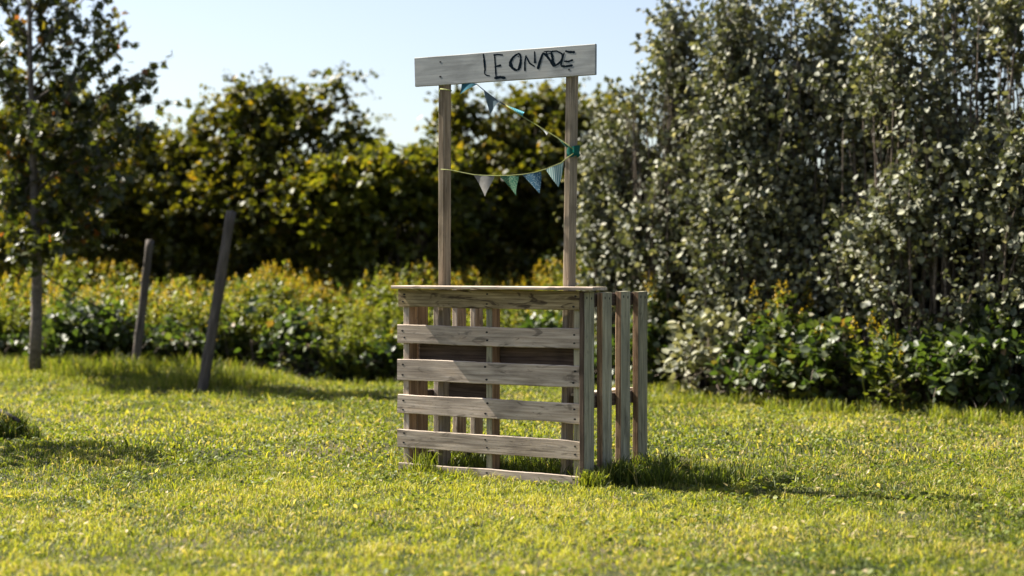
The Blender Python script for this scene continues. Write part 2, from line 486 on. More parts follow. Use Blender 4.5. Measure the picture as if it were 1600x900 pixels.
# painted letters: flat strokes of paint lying on the board
def S(X, Y): return loc_at(740 + X / 8, 60 + Y / 8, SY - .0104)
strokes = [
    ([(120, 190), (130, 250), (138, 320), (143, 390), (135, 440)], [9, 13, 20, 14, 8]), ([(135, 440), (160, 460), (205, 468)], [9, 9, 7]),
    ([(248, 210), (300, 200), (368, 208)], [17, 12, 12]), ([(262, 215), (272, 340), (280, 480)], [11, 12, 13]),
    ([(262, 352), (305, 345), (345, 336)], [12, 15, 22]), ([(258, 497), (330, 484), (400, 494)], [22, 24, 22]),
    ([(575, 185), (530, 205), (490, 240), (460, 295), (462, 330), (485, 370), (520, 392), (550, 398)], [14, 16, 18, 26, 32, 22, 20, 15]),
    ([(575, 185), (590, 240), (588, 300), (575, 360), (555, 400)], [14, 16, 20, 26, 16]), ([(555, 215), (560, 235)], [8, 8]),
    ([(642, 410), (640, 300), (656, 210)], [16, 12, 9]), ([(656, 220), (700, 310), (765, 352)], [9, 12, 10]), ([(762, 160), (765, 250), (768, 312)], [8, 13, 22]),
    ([(803, 385), (832, 280), (866, 185)], [30, 26, 14]), ([(860, 180), (905, 205), (960, 280), (1008, 350)], [16, 26, 18, 26]),
    ([(875, 165), (940, 160), (1010, 165)], [7, 8, 7]), ([(890, 205), (950, 190), (1000, 160)], [6, 7, 7]), ([(905, 160), (925, 215)], [6, 6]),
    ([(972, 180), (985, 230), (990, 280), (1015, 352)], [20, 24, 20, 28]), ([(975, 160), (1040, 158), (1105, 190), (1112, 235), (1095, 285), (1050, 322), (1012, 345)], [10, 12, 12, 16, 18, 16, 12]),
    ([(1135, 175), (1118, 230), (1100, 300), (1090, 340)], [10, 11, 12, 11]), ([(1145, 158), (1200, 170), (1268, 172)], [14, 18, 22]),
    ([(1130, 285), (1190, 288), (1245, 268)], [12, 18, 14]), ([(1090, 345), (1150, 350), (1240, 335)], [16, 18, 20])]
lv, lf = [], []
rs = random.Random(5)
for si, (pts, ws) in enumerate(strokes):
    P, Wd = [], []
    for i in range(len(pts) - 1):
        for k in range(6):
            t = k / 6
            P.append(Vector((pts[i][0] * (1 - t) + pts[i + 1][0] * t, pts[i][1] * (1 - t) + pts[i + 1][1] * t)))
            Wd.append(ws[i] * (1 - t) + ws[i + 1] * t)
    P.append(Vector(pts[-1])); Wd.append(ws[-1])
    b0 = len(lv)
    n_ = len(P)
    for i in range(n_):
        d = (P[min(i + 1, n_ - 1)] - P[max(0, i - 1)]).normalized()
        pr = Vector((-d.y, d.x)) * ((Wd[i] + 3) * .68 * rs.uniform(.8, 1.1) * (.6 if i in (0, n_ - 1) else 1))
        for q in (P[i] + pr, P[i] - pr):
            w = S(q.x, q.y); w.y -= .00002 * si
            lv.append(w)
    for i in range(n_ - 1):
        a = b0 + 2 * i
        lf.append((a, a + 1, a + 3, a + 2))
inv = sign.matrix_basis.inverted()
lett = mesh_obj('lettering', [inv @ v for v in lv], lf, PAINT, sign)

# ------------------------------------------------------------------ bunting
BY = PY - .055
bunting = empty('bunting', P_L + LY * BY + Vector((.0, 0, 1.9)), -TH)
tag(bunting, 'string of teal, green and grey cloth pennants draped between the two uprights', 'bunting')
borg = Vector((0, BY, 1.9))
CORD_Y = plain('yellow_green_cord', (.20, .22, .07), .8)
CORD_D = plain('dark_binding_tape', (.03, .05, .07), .8)
def B(px, py, dy=0): return loc_at(px, py, BY + dy) - borg
gdk = Geo(); gdk.tube([B(699, 129, .03), B(722, 128, .01), B(745, 131.5), B(755, 140), B(768, 150), B(780, 159), B(791, 165)], .003, 5)
gdk.build('binding_cord', CORD_D, bunting)
gy_ = Geo()
gy_.tube([B(790, 164), B(803, 173), B(816, 182), B(836, 194), B(856, 206), B(872, 216), B(888, 227, -.005), B(896, 233, -.012)], .0028, 5)
gy_.tube([B(896, 240, -.012), B(887, 246), B(877, 254.5), B(853, 264), B(835, 269.5), B(816, 272.6), B(795, 274.3), B(774, 274.5), B(757, 274.2), B(740, 273), B(722, 269.5), B(708, 266.5, -.004), B(697, 265, -.012), B(689, 264.5, 0)], .0026, 5)
gy_.tube([B(688, 139, .0), B(696, 140, -.012), B(706, 142, 0)], .004, 5)
gy_.tube([B(687, 140, .0), B(686, 146, .0), B(688, 152, 0)], .002, 4)
gy_.build('cord', CORD_Y, bunting)
def pennant(a, b_, tip, mat, seed, bend=.018, fold=0):
    A, Bb, T = B(*a), B(*b_), B(*tip)
    rs = random.Random(seed); n_ = 8
    vs, idx = [], {}
    ph = rs.uniform(0, 6)
    for i in range(n_ + 1):
        for j in range(n_ + 1 - i):
            u = i / n_; v = j / (n_)
            p = A + (Bb - A) * v + (T - A) * u
            p.y += bend * math.sin(v * 5 + ph + u * 2) * (u * .8 + .12)
            idx[i, j] = len(vs); vs.append(p)
    c = (A + Bb + T) / 3
    vs = [v - c for v in vs]
    fs = []
    for i in range(n_):
        for j in range(n_ - i):
            fs.append((idx[i, j], idx[i, j + 1], idx[i + 1, j]))
            if j < n_ - i - 1: fs.append((idx[i, j + 1], idx[i + 1, j + 1], idx[i + 1, j]))
    # give the cloth a thickness
    nv = len(vs); th = .0012
    vs2 = vs + [v + Vector((0, th, 0)) for v in vs]
    fs2 = fs + [tuple(nv + q for q in f)[::-1] for f in fs]
    o = mesh_obj('pennant', vs2, fs2, mat, bunting, smooth_=True)
    o.location = c
    return o
TEAL = clothmat('teal_cloth', 'noise', (.03, .12, .16), (.05, .17, .22))
NAVY = clothmat('navy_striped_cloth', 'stripe', (.02, .045, .075), (.22, .30, .34), 38)
AQUA = clothmat('aqua_cloth', 'stripe', (.06, .30, .38), (.20, .50, .55), 25)
WHITE = clothmat('white_cloth', 'noise', (.5, .52, .5), (.62, .64, .6))
GREEN = clothmat('deep_green_cloth', 'noise', (.01, .10, .08), (.02, .15, .11))
GREYC = clothmat('grey_cloth', 'noise', (.25, .24, .22), (.33, .32, .30))
FLG = clothmat('green_floral_cloth', 'print', (.05, .16, .10), (.30, .42, .26), 160)
FLB = clothmat('blue_floral_cloth', 'print', (.05, .13, .20), (.30, .40, .42), 130)
STR = clothmat('light_striped_cloth', 'stripe', (.13, .28, .28), (.55, .65, .60), 26)
for args, lab in [(((721.5, 128.5), (746, 131.5), (717, 148), TEAL, 1), 'plain dark teal pennant'),
                  (((756, 141), (779, 159), (763.5, 178), NAVY, 2), 'navy striped pennant'),
                  (((790, 164), (816.5, 181.5), (820.5, 175.5), AQUA, 3), 'aqua pennant blown along the cord'),
                  (((843, 199.5), (857, 207), (855.5, 212.5), WHITE, 4), 'small folded white pennant'),
                  (((872, 216), (888, 226), (886.5, 231), FLG, 5), 'narrow folded green pennant'),
                  (((740, 273.5), (773, 275), (759.5, 307), GREYC, 7), 'plain grey pennant'),
                  (((780, 275), (811, 274.5), (807, 305.5), FLG, 8), 'green floral pennant'),
                  (((816, 273.5), (845, 268), (845.5, 302.5), FLB, 9), 'blue floral pennant'),
                  (((852.5, 265), (880, 252.5), (874.5, 292.5), STR, 10), 'pale striped teal pennant')]:
    pennant(*args)['label'] = lab
# cloth knotted round the right upright
kv = []
c0 = loc_at(895, 236.5, PY) - borg
vs, fs = [], []
K = 16
for i in range(7):
    for j in range(K):
        t = 2 * math.pi * j / K
        rr = 1 + .10 * math.sin(3 * t + i) + (.08 if i in (0, 6) else .0) * math.sin(5 * t)
        cx = math.copysign(abs(math.cos(t)) ** .5, math.cos(t)); sy_ = math.copysign(abs(math.sin(t)) ** .5, math.sin(t))
        vs.append(Vector((c0.x + .004 + cx * .024 * rr, c0.y + sy_ * .041 * rr, c0.z + (i - 3) * .0095 + .006 * math.sin(t * 2 + 1))))
for i in range(6):
    for j in range(K):
        fs.append((i * K + j, i * K + (j + 1) % K, (i + 1) * K + (j + 1) % K, (i + 1) * K + j))
mesh_obj('knotted_pennant', vs, fs, GREEN, bunting, smooth_=True)['label'] = 'deep green pennant wrapped round the right upright'

# ------------------------------------------------------------------ foliage generator
def unit(a): return a / (np.linalg.norm(a, axis=-1, keepdims=True) + 1e-9)

def leaf_quads(P, A, N, Ln, Wd, fold=.25, shape='oval'):
    """P base, A direction, N normal; returns verts, faces"""
    A = unit(A); Sd = unit(np.cross(A, N)); Nn = np.cross(Sd, A)
    Ln = Ln[:, None]; Wd = Wd[:, None]
    k = len(P)
    up = Nn * Wd * fold
    if shape == 'oval':
        v = [P, P + A * Ln * .35 + Sd * Wd + up, P + A * Ln * .72 + Sd * Wd * .72 + up * .7, P + A * Ln - Nn * Ln * .08,
             P + A * Ln * .72 - Sd * Wd * .72 + up * .7, P + A * Ln * .35 - Sd * Wd + up]
        Vv = np.stack(v, 1).reshape(-1, 3)
        b = np.arange(k)[:, None] * 6
        Fc = np.concatenate([b + np.array([[0, 1, 2, 3]]), b + np.array([[0, 3, 4, 5]])], 0)
        return Vv, Fc, 6
    if shape == 'lobed':     # five-lobed leaf as five quads
        def q(a, s): return P + A * Ln * a + Sd * Wd * s + up * abs(s)
        v = [q(.12, 0), q(-.1, .55), q(.18, .45), q(.45, 1.15), q(.45, .42), q(.68, .75), q(.72, .28), q(1.1, 0),
             q(.72, -.28), q(.68, -.75), q(.45, -.42), q(.45, -1.15), q(.18, -.45), q(-.1, -.55)]
        Vv = np.stack(v, 1).reshape(-1, 3)
        b = np.arange(k)[:, None] * 14
        fl = [[0, 1, 2, 12], [2, 3, 4, 10], [12, 2, 4, 10], [4, 5, 6, 8], [10, 4, 6, 8], [6, 7, 8, 8]]
        fl = [[0, 1, 2, 2], [0, 2, 12, 12], [0, 12, 13, 13], [2, 3, 4, 4], [2, 4, 10, 12], [12, 10, 11, 11], [4, 5, 6, 6], [4, 6, 8, 10], [10, 8, 9, 9], [6, 7, 8, 8]]
        return Vv, (b, fl), 14

def lobed_faces(info):
    b, fl = info
    quads, tris = [], []
    for f in fl:
        if f[2] == f[3]: tris.append(b + np.array([f[:3]]))
        else: quads.append(b + np.array([f]))
    return np.concatenate(quads), np.concatenate(tris)

def lobed_mesh(name, V, info, mat, parent, tint):
    q, t = lobed_faces(info)
    me = bpy.data.meshes.new(name)
    me.vertices.add(len(V)); me.vertices.foreach_set('co', V.astype(np.float32).ravel())
    lp_ = np.concatenate([q.ravel(), t.ravel()]).astype(np.int32)
    me.loops.add(len(lp_)); me.loops.foreach_set('vertex_index', lp_)
    nq, nt_ = len(q), len(t)
    me.polygons.add(nq + nt_)
    me.polygons.foreach_set('loop_start', np.concatenate([np.arange(nq) * 4, nq * 4 + np.arange(nt_) * 3]).astype(np.int32))
    me.polygons.foreach_set('loop_total', np.concatenate([np.full(nq, 4), np.full(nt_, 3)]).astype(np.int32))
    a = me.attributes.new('tint', 'FLOAT', 'POINT'); a.data.foreach_set('value', tint.astype(np.float32))
    me.materials.append(mat); me.update(calc_edges=True)
    o = bpy.data.objects.new(name, me); COL.objects.link(o); o.parent = parent
    return o

def shoots_in_lumps(rs, lumps, n, inner=.5, up=.6, jitter=.5, clf=5.5, cla=.95):
    """n shoots spread through a union of ellipsoids: start points and directions, densest towards the skin"""
    L = np.array(lumps, float)
    w = L[:, 3] * L[:, 4] * L[:, 5]; w = w ** .82; w /= w.sum()
    k = rs.choice(len(L), n, p=w)
    d = unit(rs.randn(n, 3)); d[:, 2] = np.where(rs.rand(n) < .3, np.abs(d[:, 2]), d[:, 2])
    r = inner + (1 - inner) * np.sqrt(rs.rand(n))
    r *= 1 + .16 * np.sin(d[:, 0] * 7 + k) * np.sin(d[:, 2] * 6 + 2 * k)
    P = L[k, :3] + d * L[k, 3:6] * r[:, None]
    ph = np.array([1.3, 4.1, 2.2])
    c3 = (np.sin(P[:, 0] * clf + 1.3 * np.sin(P[:, 2] * clf * .7)) + np.sin(P[:, 2] * clf * 1.1 + 2 + 1.1 * np.sin(P[:, 1] * clf)) + np.sin(P[:, 1] * clf * .9 + P[:, 0] * clf * .5)) / 3
    keep = rs.rand(n) < np.clip(.62 + cla * c3, .08, 1)
    P, d, r = P[keep], d[keep], r[keep]; n = len(P)
    D = unit(d * .7 + np.array([0, 0, up]) + rs.randn(n, 3) * jitter * .6)
    return P, D, r

def shrub(name, label, cat, base, lumps, nshoot, per, leaf, wid, mat, seed, group=None, tl=(.25, .5), droop=.3, shape='oval',
          long_frac=.03, long_len=.7, inner=.5, nstem=9, stem_r=.022, bark=None, up=.6, tintspread=.25, twigs=120, trunkname='stems', extra=None, size_j=.3, oneroot=False, hollow=0.0):
    rs = np.random.RandomState(seed)
    bz = float(hgt(base[0], base[1]))
    root = empty(name, (base[0], base[1], bz))
    tag(root, label, cat, group)
    O = np.array([base[0], base[1], bz])
    P, D, r = shoots_in_lumps(rs, lumps, int(nshoot * 1.5), inner, up)
    nshoot = len(P)
    TLn = rs.uniform(tl[0], tl[1], nshoot)
    lng = rs.rand(nshoot) < long_frac * (r > .85) / max(1e-6, (r > .85).mean()) 
    TLn = np.where(lng, TLn + long_len * rs.uniform(.4, 1, nshoot), TLn)
    if extra is not None:
        eP = np.array([e[0] for e in extra], float); eD = np.array([e[1] for e in extra], float); eL = np.array([e[2] for e in extra], float)
        P = np.concatenate([P, eP]); D = np.concatenate([D, unit(eD)]); TLn = np.concatenate([TLn, eL]); lng = np.concatenate([lng, np.ones(len(eP), bool)])
    cnt = np.maximum(3, (per * TLn / np.mean(tl)).astype(int))
    idx = np.repeat(np.arange(len(P)), cnt)
    m = len(idx)
    t = rs.rand(m)
    bend = np.array([0, 0, -droop])
    Q = P[idx] + D[idx] * (TLn[idx] * t)[:, None] + bend * (TLn[idx] * t * t)[:, None]
    Q += rs.randn(m, 3) * leaf * .25
    A = unit(D[idx] * .5 + rs.randn(m, 3) * .75 + np.array([0, 0, -.15]))
    N = unit(np.array([0, 0, 1.0]) + rs.randn(m, 3) * .55)
    Ln = leaf * rs.uniform(1 - size_j, 1 + size_j, m)
    tip = np.where(lng[idx], 1 - .45 * t, 1)
    Ln *= tip
    ok = Q[:, 2] > hgt(Q[:, 0], Q[:, 1]) + .02
    if hollow: ok &= (Q[:, 2] - hgt(Q[:, 0], Q[:, 1]) > hollow * (.5 + vnoise(Q[:, 0] * 3, Q[:, 1] * 3, 1))) | (rs.rand(m) > .82)
    Q, A, N, Ln, idx = Q[ok], A[ok], N[ok], Ln[ok], idx[ok]
    ct = rs.rand(len(P))
    tint1 = np.clip(.5 + (ct[idx] - .5) * tintspread * 2 + rs.randn(len(Q)) * .16, 0, 1)
    V, Fc, k = leaf_quads(Q - O, A, N, Ln, Ln * wid, shape=shape)
    tv = np.repeat(tint1, k)
    if shape == 'oval': fast_mesh('foliage', V, Fc, mat, root, tv)
    else: lobed_mesh('crown', V, Fc, mat, root, tv)
    # stems
    G = Geo()
    L = np.array(lumps, float)
    for i in range(nstem):
        k = rs.randint(len(L))
        e = L[k, :3] + rs.randn(3) * L[k, 3:6] * .35
        b0 = np.array([base[0] + rs.randn() * .14, base[1] + rs.randn() * .1, bz - .05])
        if oneroot: b0 = np.array([base[0], base[1], bz - .05])
        b0[0] = b0[0] if oneroot else b0[0] * .5 + .5 * (base[0] + (e[0] - base[0]) * .45)
        mid1 = b0 * .6 + e * .4 + np.array([(b0[0] - e[0]) * .12, 0, .1]) + rs.randn(3) * .06
        mid2 = b0 * .25 + e * .75 + rs.randn(3) * .08
        rr = stem_r * rs.uniform(.6, 1.2)
        G.tube([Vector(x - O) for x in (b0, mid1, mid2, e)], [rr, rr * .75, rr * .5, rr * .2], 5)
    sel = rs.choice(len(P), min(twigs, len(P)), replace=False)
    sel = np.unique(np.concatenate([sel, np.where(lng)[0]]))
    for s_ in sel:
        p = P[s_]; d = D[s_]; T = TLn[s_]
        pts = [p - d * .25 + np.array([0, 0, -.05]), p, p + d * T * .5 + bend * T * .25, p + d * T + bend * T]
        G.tube([Vector(x - O) for x in pts], [.006, .005, .0035, .0015], 3, cap=False)
    G.build(trunkname, bark or BARK, root)
    return root

# leaf colours
OLIVE = leafmat('silver_olive_leaf', [(0, (.020, .027, .008)), (.4, (.072, .084, .028)), (.75, (.25, .25, .14)), (1, (.45, .43, .31))],
                (1.7, 1.6, .9), tfac=.22, rough=.68, spec=1.0, under=(.22, .215, .13))
HEDGE = leafmat('hedge_leaf', [(0, (.018, .028, .005)), (.5, (.055, .062, .008)), (.85, (.12, .11, .012)), (1, (.17, .11, .015))],
                (2.4, 2.2, .8), tfac=.35, rough=.5, spec=.4)
HEDGE_Y = leafmat('yellowing_hedge_leaf', [(0, (.03, .045, .006)), (.5, (.075, .09, .012)), (.85, (.12, .12, .015)), (1, (.20, .14, .02))],
                  (2.4, 2.1, .7), tfac=.38, rough=.5, spec=.4)
MAPLE = leafmat('maple_leaf', [(0, (.020, .032, .008)), (.6, (.045, .055, .012)), (.88, (.10, .09, .015)), (1, (.16, .06, .02))],
                (2.6, 2.3, .7), tfac=.38, rough=.45, spec=.45)
BRAMBLE = leafmat('bramble_leaf', [(0, (.022, .040, .010)), (.5, (.050, .072, .020)), (.85, (.10, .115, .035)), (1, (.16, .09, .03))],
                  (2.0, 2.2, .7), tfac=.3, rough=.52, spec=.6)

# ------------------------------------------------------------------ background hedge trees (about 21 m away)
def X(px, d): return (px - 800) / F * d
def ZT(py, d): return HC + (414 - py) / F * d
GRP_T = 'trees and tall shrubs of the hedge behind the meadow'
def lump(px, py, rx, rz, d, ry=None):
    """ellipsoid whose centre stands d metres off, sizes given in photograph pixels"""
    s = d / F
    return (X(px, d), d, ZT(py, d), rx * s, ry if ry else rx * s * .8, rz * s)

D1 = 21.5
trees = [
    ('hedge_tree', 'dark leafy tree standing behind the slender maple at the left edge', [lump(40, 270, 110, 80, 22.5), lump(150, 260, 85, 65, D1), lump(90, 360, 160, 80, D1, .9), lump(215, 225, 36, 32, D1), lump(150, 195, 40, 28, D1), lump(245, 280, 45, 50, D1)], HEDGE, 2000, 21),
    ('hedge_tree', 'tallest vine covered tree of the hedge, with an arching shoot reaching right from its top', [lump(430, 230, 85, 55, D1), lump(350, 265, 68, 48, D1), lump(505, 215, 46, 48, D1), lump(482, 158, 34, 30, D1), lump(405, 178, 40, 30, D1), lump(325, 215, 24, 28, D1), lump(430, 345, 160, 80, D1, 1.0), lump(285, 335, 80, 80, D1, .9), lump(540, 275, 45, 50, D1)], HEDGE, 2700, 22),
    ('hedge_tree', 'low rounded yellow green hedge shrub directly left of the left upright', [lump(625, 290, 72, 42, 20.8), lump(560, 320, 90, 60, 20.6), lump(680, 290, 50, 46, 21), lump(600, 370, 120, 55, 21, .8)], HEDGE_Y, 2000, 23),
    ('hedge_tree', 'narrow pointed dark tree seen between the two uprights beside the left one', [lump(722, 225, 32, 42, 21.8), lump(722, 175, 15, 28, 21.8), lump(735, 305, 58, 66, 21.8), lump(745, 370, 90, 60, 21.8, .8)], HEDGE, 1250, 24),
    ('hedge_tree', 'broad dark tree with sunlit top behind the right upright', [lump(848, 200, 52, 40, 22), lump(905, 200, 58, 42, 22), lump(810, 245, 36, 42, 22), lump(950, 220, 40, 42, 22), lump(860, 300, 105, 70, 22, 1.0), lump(880, 370, 130, 60, 22, .9)], HEDGE, 2500, 25),
]
arch = []
for (px, py, qx, qy, ln) in [(520, 125, 550, 108, .5), (548, 112, 580, 132, .5)]:
    a_ = at(px, py, 21.3); b_ = at(qx, qy, 21.2); arch.append((tuple(a_), tuple((b_ - a_)), (b_ - a_).length * 1.25))
for nm, lab, lumps, mat, ns, sd in trees:
    bx = np.mean([q[0] for q in lumps[:3]])
    shrub(nm, lab, 'tree', (bx, lumps[0][1]), lumps, ns, 9, .092, .42, mat, sd, GRP_T, tl=(.22, .48), droop=.35, inner=.42,
          nstem=10, stem_r=.035, twigs=60, trunkname='trunk', extra=arch if sd == 22 else None, long_frac=.09, long_len=.55)
# row behind, closing the gaps low down
back = [(-5.9, 24.6, 3.0), (-3.6, 25.0, 2.5), (-1.3, 24.8, 2.1), (0.8, 24.8, 2.5), (3.2, 24.6, 3.0), (6.0, 24.8, 3.2)]
blabs = ['dark shrub behind the hedge at the far left edge of the photo', 'dark shrub behind the tall vine covered tree', 'dark shrub behind the low rounded hedge shrub left of the stand',
         'dark shrub in the shade behind the gap between the uprights', 'dark shrub behind the left half of the silvery thicket', 'dark shrub behind the silvery thicket at the far right edge']
for i, (bx, by, hh) in enumerate(back):
    lm = [(bx, by, hh * .55, 1.35, .7, hh * .45), (bx - .7, by, hh * .4, 1.1, .7, hh * .4), (bx + .7, by, hh * .42, 1.1, .7, hh * .42)]
    shrub('hedge_shrub', blabs[i], 'shrub', (bx, by), lm, 1500, 9, .11, .45, HEDGE, 60 + i, GRP_T, inner=.35, nstem=6, twigs=0, trunkname='trunk', long_frac=0, oneroot=True)

# ------------------------------------------------------------------ silvery thicket on the right
GRP_O = 'silvery leaved shrubs of the thicket on the right'
def ol(px, py, rx, rz, d=None, ry=None):
    d = HC / ((612 + (px - 1045) * .078 - 414) / F) + .8
    return lump(px, py, rx, rz, d, ry)
olives = [
    ('silvery leaved shrub at the left end of the thicket, nearest the stand', [ol(1070, 190, 90, 95, 15.2), ol(1000, 300, 78, 100, 15.0), ol(970, 330, 55, 90), ol(1100, 70, 70, 80, 15.3), ol(1100, 330, 110, 110, 15.2), ol(1060, 430, 100, 90, 15.1), ol(1035, 110, 40, 55, 15.2), ol(975, 220, 35, 50, 15)], 3900, 31, 1080),
    ('tallest silvery leaved shrub in the middle of the right hand thicket', [ol(1230, 60, 110, 130, 15.4), ol(1200, 220, 110, 120, 15.2), ol(1290, 200, 110, 130, 15.5), ol(1240, 370, 130, 130, 15.2), ol(1180, -30, 60, 60, 15.4), ol(1250, 500, 130, 90, 15.3)], 5200, 32, 1240),
    ('silvery leaved shrub with sparse darker foliage at the right edge of the photo', [ol(1470, 60, 130, 140, 15.0), ol(1420, 230, 110, 130, 14.8), ol(1540, 240, 130, 140, 15.0), ol(1470, 400, 150, 130, 14.7), ol(1560, 520, 140, 100, 14.6), ol(1400, 510, 90, 80, 14.9), ol(1650, 330, 120, 220, 15), ol(1770, 120, 120, 150), ol(1790, 380, 130, 170)], 6200, 33, 1480)]
def thicket(label, lumps, nstem, seed, px, d):
    """many slender upright stems with side twigs, leaves set along them"""
    rs = np.random.RandomState(seed)
    L = np.array(lumps, float)
    bx = X(px, d); bz = float(hgt(bx, d))
    root = empty('olive_shrub', (bx, d, bz)); tag(root, label, 'shrub', GRP_O)
    O = np.array([bx, d, bz]); G = Geo()
    w = L[:, 3] * L[:, 5]; w /= w.sum()
    P, D, TL = [], [], []
    def inside(q):
        e = ((q[None, :] - L[:, :3]) / L[:, 3:6]); return (e ** 2).sum(1).min()
    for i in range(nstem):
        k = rs.choice(len(L), p=w)
        a = rs.uniform(0, 2 * np.pi); rr = .55 + .45 * math.sqrt(rs.rand())
        tip = L[k, :3] + np.array([math.cos(a) * L[k, 3] * rr, math.sin(a) * L[k, 4] * rr, L[k, 5] * rs.uniform(.35, 1.0) * math.sqrt(max(0, 1.25 - rr * rr))])
        b = np.array([bx + (tip[0] - bx) * rs.uniform(.72, .97) + rs.randn() * .06, d + (tip[1] - d) * .6 + rs.randn() * .08, 0])
        b[2] = hgt(b[0], b[1]) - .05
        hgt_ = tip[2] - b[2]
        if hgt_ < .5: continue
        m1 = b * .65 + tip * .35 + np.append(rs.randn(2) * .05, .1); m2 = b * .3 + tip * .7 + np.append(rs.randn(2) * .05, .08)
        r0 = rs.uniform(.008, .02)
        pts = [b, m1, m2, tip]
        G.tube([Vector(x - O) for x in pts], [r0, r0 * .8, r0 * .55, .002], 5)
        nt_ = int(hgt_ * rs.uniform(10, 15))
        for _ in range(nt_):
            t = rs.uniform(.12, 1) ** .8; kk = min(2, int(t * 3)); f = t * 3 - kk
            q = pts[kk] * (1 - f) + pts[kk + 1] * f
            an = rs.uniform(0, 2 * np.pi)
            dd = unit(np.array([math.cos(an) * .8, math.sin(an) * .8, rs.uniform(.35, 1.2)]))
            ln = rs.uniform(.2, .72) * (1.15 - .6 * t)
            w3 = q + dd * ln * .6
            cl = math.sin(w3[0] * 4.6 + 1.7 * math.sin(w3[2] * 2.1)) + math.sin(w3[2] * 4.2 + 1.5 * math.sin(w3[0] * 2.7) + 1) + math.sin(w3[1] * 4 + w3[0])
            if rs.rand() > .68 + .34 * cl: continue
            P.append(q); D.append(dd); TL.append(ln)
            if rs.rand() < .35: G.tube([Vector(q - O), Vector(q + dd * ln - O)], [.0035, .0015], 3, cap=False)
    P, D, TL = np.array(P), np.array(D), np.array(TL)
    cnt = np.maximum(3, (TL * 34).astype(int))
    idx = np.repeat(np.arange(len(P)), cnt); m = len(idx)
    t = rs.rand(m)
    Q = P[idx] + D[idx] * (TL[idx] * t)[:, None] + rs.randn(m, 3) * .018
    A = unit(D[idx] * .35 + rs.randn(m, 3) * .7 + np.array([0, 0, -.35]))
    N = unit(rs.randn(m, 3) * .7 + np.array([-.15, -.1, .8]))
    Ln = rs.uniform(.036, .074, m)
    ok = Q[:, 2] > .08
    Q, A, N, Ln, idx = Q[ok], A[ok], N[ok], Ln[ok], idx[ok]; m = len(Q)
    ti = np.clip(.30 + rs.randn(m) * .17 + (rs.rand(len(P))[idx] - .5) * .35 + .4 * (rs.rand(m) > .93), 0, 1)
    V, Fc, k = leaf_quads(Q - O, A, N, Ln, Ln * .42)
    fast_mesh('foliage', V, Fc, OLIVE, root, np.repeat(ti, k))
    G.build('stems', BARK, root)
for lab, lm, ns, sd, px in olives:
    _d = HC / ((612 + (px - 1045) * .078 - 414) / F) + .8
    thicket(lab, lm, {31: 215, 32: 215, 33: 330}[sd], sd, px, _d)

# ------------------------------------------------------------------ low bramble bushes along the lawn's edge
GRP_B = 'low bushes along the edge of the lawn'
brs = [  # px centre, base py, half width px, top py, label, leaf
    (15, 585, 55, 520, 'low leafy bush behind the slender maple trunk at the left edge', .075),
    (140, 588, 85, 480, 'dark low bush between the slender maple and the shorter leaning post', .085),
    (280, 592, 62, 510, 'dark low bush between the two leaning posts', .075),
    (405, 600, 88, 478, 'leafy low bush right of the taller leaning post', .08),
    (505, 602, 62, 535, 'lowest spreading bush halfway from the taller leaning post to the stand', .085),
    (603, 604, 48, 535, 'low bush touching the left edge of the stand in the photo', .08),
    (735, 600, 80, 520, 'low bush seen through the slats of the stand', .08),
    (855, 602, 60, 500, 'low bush behind the right upright of the stand', .08),
    (1045, 612, 75, 452, 'green bush right of the stand at the foot of the silvery thicket', .08),
    (1130, 628, 68, 470, 'pale bush with reddish stems at the foot of the thicket', .08),
    (1220, 634, 80, 492, 'sprawling bush under the orange flowered goldenrods', .075),
    (1330, 640, 85, 478, 'bush with hanging pale leaves left of centre under the thicket', .08),
    (1450, 645, 90, 505, 'dark bush at the foot of the thicket near the right edge', .08),
    (1560, 652, 90, 480, 'nearest bush of the thicket at the right edge of the photo', .085),
]
for i, (px, pyb, hw, pyt, lab, lf_) in enumerate(brs):
    gz = .15 if px < 350 else 0.0
    if px < 650: pyb = {True: 574, False: 598}[px < 350]
    d = (HC - gz) / ((pyb - 414) / F) + .45
    if px > 1000: d = HC / ((pyb - 414) / F) + .4
    cy = (pyb + pyt) / 2 + 4
    rz = (pyb - pyt) / 2
    rs_ = random.Random(100 + i)
    lm = [lump(px, cy, hw * .75, rz * .9, d, .42), lump(px - hw * .6, cy + rz * .25, hw * .55, rz * .7, d, .36), lump(px + hw * .6, cy + rz * .2, hw * .55, rz * .7, d - .05, .36)]
    lm[0] = lm[0][:2] + (lm[0][2],) + lm[0][3:]
    shrub('bramble_bush', lab, 'bush', (X(px, d), d), lm, 420 if px < 1000 else 620, 7, lf_, .42, BRAMBLE if px < 1000 or i % 2 == 0 else OLIVE if i == 9 else BRAMBLE, 200 + i, GRP_B,
          tl=(.15, .32), droop=.5, inner=.35, nstem=8, stem_r=.01, up=.3, twigs=50, long_frac=.05, long_len=.3, hollow=.2)

